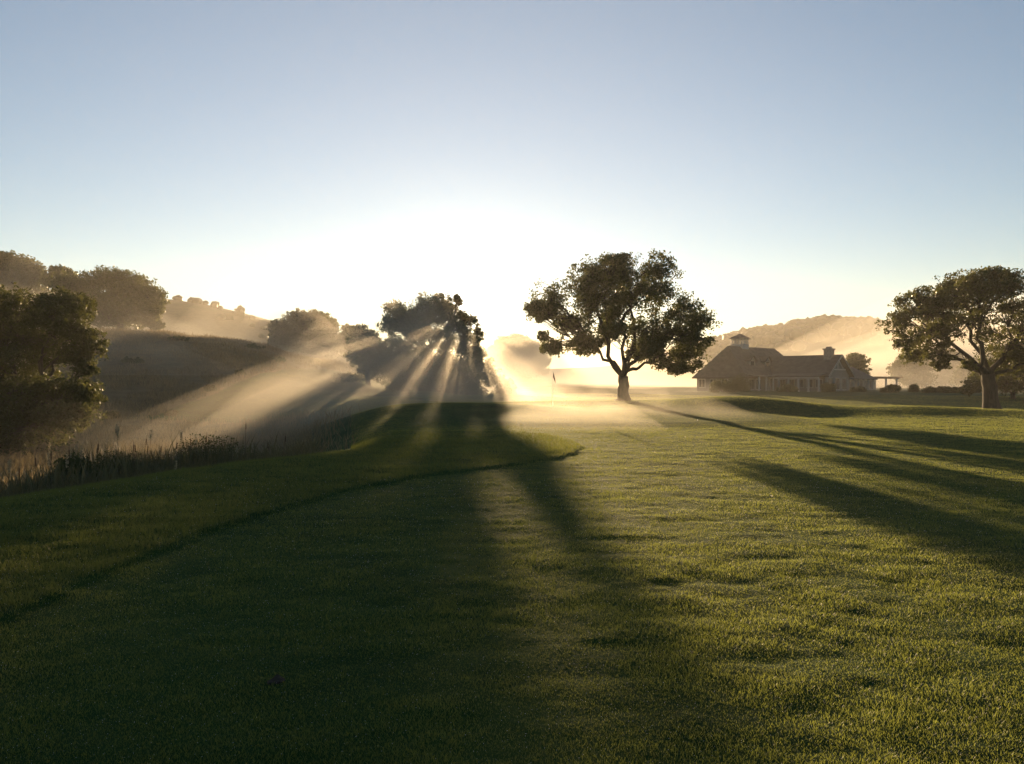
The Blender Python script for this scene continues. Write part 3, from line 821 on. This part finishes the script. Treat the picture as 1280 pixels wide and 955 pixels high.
# cupola
def cup(b):
    b.box(5.0, 7.4, -1.2, 1.2, 7.4, 9.15); b.box(4.85, 7.55, -1.35, 1.35, 9.152, 9.32)
    for du in (5.05, 5.78, 6.51, 7.17):
        for dv in (-1.15, -.42, .31, .97):
            if du in (5.05, 7.17) or dv in (-1.15, .97): b.box(du, du+.18, dv, dv+.18, 9.322, 10.3)
    b.box(4.9, 7.5, -1.3, 1.3, 10.302, 10.5)
cu = part('cupola', 'trim', cup)
def cup_roof(b):
    b.add([(4.6, -1.6, 10.502), (7.8, -1.6, 10.502), (7.8, 1.6, 10.502), (4.6, 1.6, 10.502), (6.2, 0, 11.5)], [(3, 2, 1, 0), (0, 1, 4), (1, 2, 4), (2, 3, 4), (3, 0, 4)])
part('cupola_roof', 'shingle', cup_roof, cu)
# dormers on the main roof facing the court
for uc in (9.0, 3.2):
    dm = part('dormer', 'siding', lambda b: (b.box(uc-1.1, uc+1.1, 1.2, 4.4, 3.9, 6.0),
         b.add([(uc-1.1, 4.4, 6.0), (uc+1.1, 4.4, 6.0), (uc, 4.4, 6.9), (uc-1.1, 1.2, 6.0), (uc+1.1, 1.2, 6.0), (uc, 1.2, 6.9)], [(0, 1, 2), (5, 4, 3)])))
    part('dormer_roof', 'shingle', swap(lambda b: prism_u(b, .4, 4.5, uc-1.1, uc+1.1, 6.08, 7.0, .25, .1)), dm)
    part('window', 'glass', lambda b: b.box(uc-.6, uc+.6, 4.40, 4.44, 4.6, 5.8), dm)
# porch along the wing front and the main front
def porch_roof(b):
    b.add([(4.2, 6.9, 2.75), (4.2, 16.9, 2.75), (7.58, 16.9, 3.25), (7.58, 6.9, 3.25), (4.2, 6.9, 2.93), (4.2, 16.9, 2.93), (7.58, 16.9, 3.43), (7.58, 6.9, 3.43)],
          [(0, 1, 2, 3), (7, 6, 5, 4), (0, 4, 5, 1), (1, 5, 6, 2), (2, 6, 7, 3), (3, 7, 4, 0)])
part('porch_roof', 'shingle', porch_roof)
part('porch_beam', 'trim', lambda b: b.box(4.4, 4.62, 7.0, 16.8, 2.42, 2.745))
for k in range(6):
    v = 7.05+k*1.92
    part('porch_column', 'trim', lambda b: (b.box(4.38, 4.64, v, v+.26, .0, 2.418), b.box(4.32, 4.70, v-.06, v+.32, -.3, .16)))
def porch_main(b):
    b.add([(-1.8, 8.6, 2.7), (4.1, 8.6, 2.7), (4.1, 6.02, 3.05), (-1.8, 6.02, 3.05), (-1.8, 8.6, 2.86), (4.1, 8.6, 2.86), (4.1, 6.02, 3.21), (-1.8, 6.02, 3.21)],
          [(3, 2, 1, 0), (4, 5, 6, 7), (1, 5, 4, 0), (2, 6, 5, 1), (3, 7, 6, 2), (0, 4, 7, 3)])
part('porch_roof', 'shingle', porch_main)
for k in range(3):
    u = -1.6+k*2.6
    part('porch_column', 'trim', lambda b: b.box(u, u+.22, 8.3, 8.52, -.3, 2.7))
def win(u0, u1, v0, v1, z0, z1):
    fr = part('window', 'trim', lambda b: b.box(u0, u1, v0, v1, z0, z1))
    return fr
for k in range(5):      # wing front wall: normal -u
    v = 7.6+k*1.8
    w = part('window', 'trim', lambda b: b.box(7.54, 7.598, v, v+1.3, .7, 2.35))
    part('pane', 'glass', lambda b: (b.box(7.50, 7.538, v+.1, v+.6, .8, 2.25), b.box(7.50, 7.538, v+.7, v+1.2, .8, 2.25)), w)
for k in range(3):      # gable wall: normal +v
    u = 8.6+k*2.9
    w = part('window', 'trim', lambda b: b.box(u, u+1.9, 16.603, 16.66, .3, 2.6))
    part('pane', 'glass', lambda b: (b.box(u+.1, u+.9, 16.662, 16.70, .4, 2.5), b.box(u+1.0, u+1.8, 16.662, 16.70, .4, 2.5)), w)
for k in range(4):      # main left end
    v = -4.1+k*2.5
    w = part('window', 'trim', lambda b: b.box(-2.06, -2.003, v, v+1.4, .7, 2.4))
    part('pane', 'glass', lambda b: (b.box(-2.10, -2.062, v+.1, v+.65, .8, 2.3), b.box(-2.10, -2.062, v+.75, v+1.3, .8, 2.3)), w)
for k in range(2):
    u = -1+k*2.6
    w = part('window', 'trim', lambda b: b.box(u, u+1.8, 6.003, 6.06, .3, 2.4))
    part('pane', 'glass', lambda b: (b.box(u+.1, u+.85, 6.062, 6.10, .4, 2.3), b.box(u+.95, u+1.7, 6.062, 6.10, .4, 2.3)), w)
# right extension
part('wall', 'siding', lambda b: b.box(17.602, 33, 8.5, 15.2, -.6, 2.7))
part('roof', 'shingle', lambda b: prism_u(b, 17.0, 33, 8.5, 15.2, 2.85, 5.0, .6, .18, 0, 3.0))
for k in range(6):
    u = 18.6+k*2.4
    w = part('window', 'trim', lambda b: b.box(u, u+1.5, 15.203, 15.26, .3, 2.3))
    part('pane', 'glass', lambda b: (b.box(u+.1, u+.7, 15.262, 15.30, .4, 2.2), b.box(u+.8, u+1.4, 15.262, 15.30, .4, 2.2)), w)
perg = empty('pergola', (*(A+um*39+vm*12), GZ)); tag(perg, 'reddish timber pergola on white posts at the clubhouse right end', 'pergola')
for u in (35.0, 40.8, 46.8):
    for v in (9.5, 14.5):
        b = MB(); b.box(u, u+.3, v, v+.3, -.6, 2.5); b.build('post', M['trim'], perg, xf)
for v in (9.5, 14.5):
    b = MB(); b.box(33.9, 48.4, v, v+.25, 2.502, 2.75); b.build('beam', M['timber'], perg, xf)
for k in range(18):
    u = 34.2+k*.8
    b = MB(); b.box(u, u+.16, 8.6, 15.7, 2.752, 2.97); b.build('rafter', M['timber'], perg, xf)

# ------------------------------------------------------------------ air
def dome_slab(name, cx, cy, rx, ry, z0, ztop, dens, an, seed, col=(1, .93, .82)):
    """closed body of mist with a soft rolling top"""
    nt_, nr = 40, 10
    V = [(cx, cy, ztop), (cx, cy, z0)]; Fc = []
    def zt(r, a): 
        return z0+(ztop-z0)*max(0.0, 1-r**2)**1.6*(1+.18*math.sin(3*a+seed)+.1*math.sin(5*a+2*seed))
    for i in range(1, nr+1):
        for k in range(nt_):
            a = 2*math.pi*k/nt_; r = i/nr
            V.append((cx+rx*r*math.cos(a), cy+ry*r*math.sin(a), zt(r, a) if i < nr else z0))
    def id_(i, k): return 2+(i-1)*nt_+k % nt_
    for k in range(nt_):
        Fc.append((0, id_(1, k), id_(1, k+1)))
        for i in range(1, nr): Fc.append((id_(i, k), id_(i+1, k), id_(i+1, k+1), id_(i, k+1)))
        Fc.append((1, id_(nr, k+1), id_(nr, k)))
    o = mesh_obj(name, V, Fc, vol_mat(name, dens, an, col))
    tag(o, kind='stuff')
    return o

b = MB(); b.box(-3400, 3400, -3400, 3600, -60, 70)
o = b.build('haze', vol_mat('haze', 0.00028, 0.45, (1, .93, .82))); tag(o, kind='stuff')
for q in [*[(-9-.3*k, 68+1.5*k, 7+3.4*k, 40+3.5*k, 12.5-1.1*k, .0017, .64, 1.3+k) for k in range(7)], (6, 235, 95, 62, 18, .0100, .4, .7), (-46, 134, 30, 24, 19, .0090, .3, 2.9), (4, 66, 28, 28, 3.6, .0020, .65, 2.7), (4, 36, 17, 26, 1.0, .0075, .72, 1.1),
          (-84, 122, 66, 58, 19, .0026, .2, 3.3), (-60, 92, 46, 52, 15, .0022, .1, .9), (-38, 76, 34, 32, 4.5, .0022, .1, 2.2), (-26, 38, 20, 14, 1.0, .0020, .35, 3.6),
          (-190, 270, 145, 100, 34, .0022, .3, 2.1), (-150, 245, 110, 85, 24, .0024, .3, 4.1), (-130, 250, 90, 90, 16, .0030, .3, .2),
          (270, 360, 200, 160, 50, .0033, .4, .4), (220, 320, 155, 120, 34, .0038, .4, 2.4), (200, 290, 140, 110, 19, .0050, .4, 3.9), (100, 150, 66, 50, 7, .0030, .35, 1.9)]:
    dome_slab('mist', q[0], q[1], q[2], q[3], -4, q[4], q[5], q[6], q[7])
for ob in list(COL.objects):
    if ob.name.startswith('mist'): ob['label'] = 'pale morning mist lying over the low ground'; ob['category'] = 'mist'

rw = np.random.default_rng(77)      # low wisps hugging the meadow and the ground before the clubhouse
for i in range(22):
    if i < 14: wx, wy = rw.uniform(-72, -18), rw.uniform(58, 122)
    else: wx, wy = rw.uniform(34, 95), rw.uniform(95, 200)
    zg = hz(wx, wy)
    dome_slab('mist', wx, wy, rw.uniform(9, 26), rw.uniform(6, 16), zg-2.5, zg+rw.uniform(.8, 3.2), rw.uniform(.003, .009), .1, rw.uniform(0, 6))
for ob in list(COL.objects):
    if ob.name.startswith('mist'): ob['label'] = 'pale morning mist lying over the low ground'; ob['category'] = 'mist'

# ------------------------------------------------------------------ sky, sun, camera
w = bpy.data.worlds.new('World'); SC.world = w; w.use_nodes = True
nt = w.node_tree; nt.nodes.clear()
out = nt.nodes.new('ShaderNodeOutputWorld'); bg = nt.nodes.new('ShaderNodeBackground')
sky = nt.nodes.new('ShaderNodeTexSky'); sky.sky_type = 'NISHITA'; sky.sun_disc = False
sky.sun_elevation = SUN_EL; sky.sun_rotation = SUN_AZ; sky.altitude = 100; sky.air_density = 1.0; sky.dust_density = 0.04; sky.ozone_density = 2.4
bg.inputs[1].default_value = 0.054
# the sun's own disc and the bright aureole round it, fixed to the sun's direction in the sky
tc = nt.nodes.new('ShaderNodeTexCoord')
dp = nt.nodes.new('ShaderNodeVectorMath'); dp.operation = 'DOT_PRODUCT'; dp.inputs[1].default_value = SUN_DIR.tolist()
nt.links.new(tc.outputs['Generated'], dp.inputs[0])
def mth(op, a, b):
    n = nt.nodes.new('ShaderNodeMath'); n.operation = op
    for i, v in enumerate((a, b)):
        if hasattr(v, 'links'): nt.links.new(v, n.inputs[i])
        else: n.inputs[i].default_value = v
    return n.outputs[0]
c0 = mth('MAXIMUM', dp.outputs['Value'], 0.0)
au = mth('ADD', mth('MULTIPLY', mth('POWER', c0, 60000.0), 40.0), mth('ADD', mth('MULTIPLY', mth('POWER', c0, 1600.0), 0.8), mth('ADD', mth('MULTIPLY', mth('POWER', c0, 150.0), 0.06), mth('ADD', mth('MULTIPLY', mth('POWER', c0, 10.0), 0.018), mth('MULTIPLY', mth('POWER', c0, 5.0), 0.045)))))
bg2 = nt.nodes.new('ShaderNodeBackground'); bg2.inputs[0].default_value = (1.0, .92, .74, 1); nt.links.new(au, bg2.inputs[1])
ad = nt.nodes.new('ShaderNodeAddShader')
nt.links.new(sky.outputs[0], bg.inputs[0]); nt.links.new(bg.outputs[0], ad.inputs[0]); nt.links.new(bg2.outputs[0], ad.inputs[1])
nt.links.new(ad.outputs[0], out.inputs[0])

sun = bpy.data.lights.new('Sun', 'SUN'); sun.energy = 5.0; sun.angle = R(0.5); sun.color = (1.0, .70, .38)
so = bpy.data.objects.new('Sun', sun); COL.objects.link(so)
so.rotation_euler = Vector(SUN_DIR).to_track_quat('Z', 'Y').to_euler()
so.location = (0, 0, 60)

cam = bpy.data.cameras.new('Camera'); co = bpy.data.objects.new('Camera', cam); COL.objects.link(co)
co.location = (0, 0, CAMH); co.rotation_euler = (R(90), 0, 0)
cam.sensor_width = 36; cam.lens = F/1280*36; cam.clip_end = 9000; cam.clip_start = .05
SC.camera = co

SC.render.engine = 'CYCLES'
cy = SC.cycles
cy.max_bounces = 8; cy.diffuse_bounces = 3; cy.glossy_bounces = 2; cy.transmission_bounces = 4; cy.volume_bounces = 2; cy.transparent_max_bounces = 128
cy.sample_clamp_indirect = 4.0; cy.caustics_reflective = False; cy.caustics_refractive = False
cy.use_denoising = True
SC.view_settings.view_transform = 'Standard'; SC.view_settings.look = 'None'; SC.view_settings.gamma = 1
SC.view_settings.exposure = 1.65
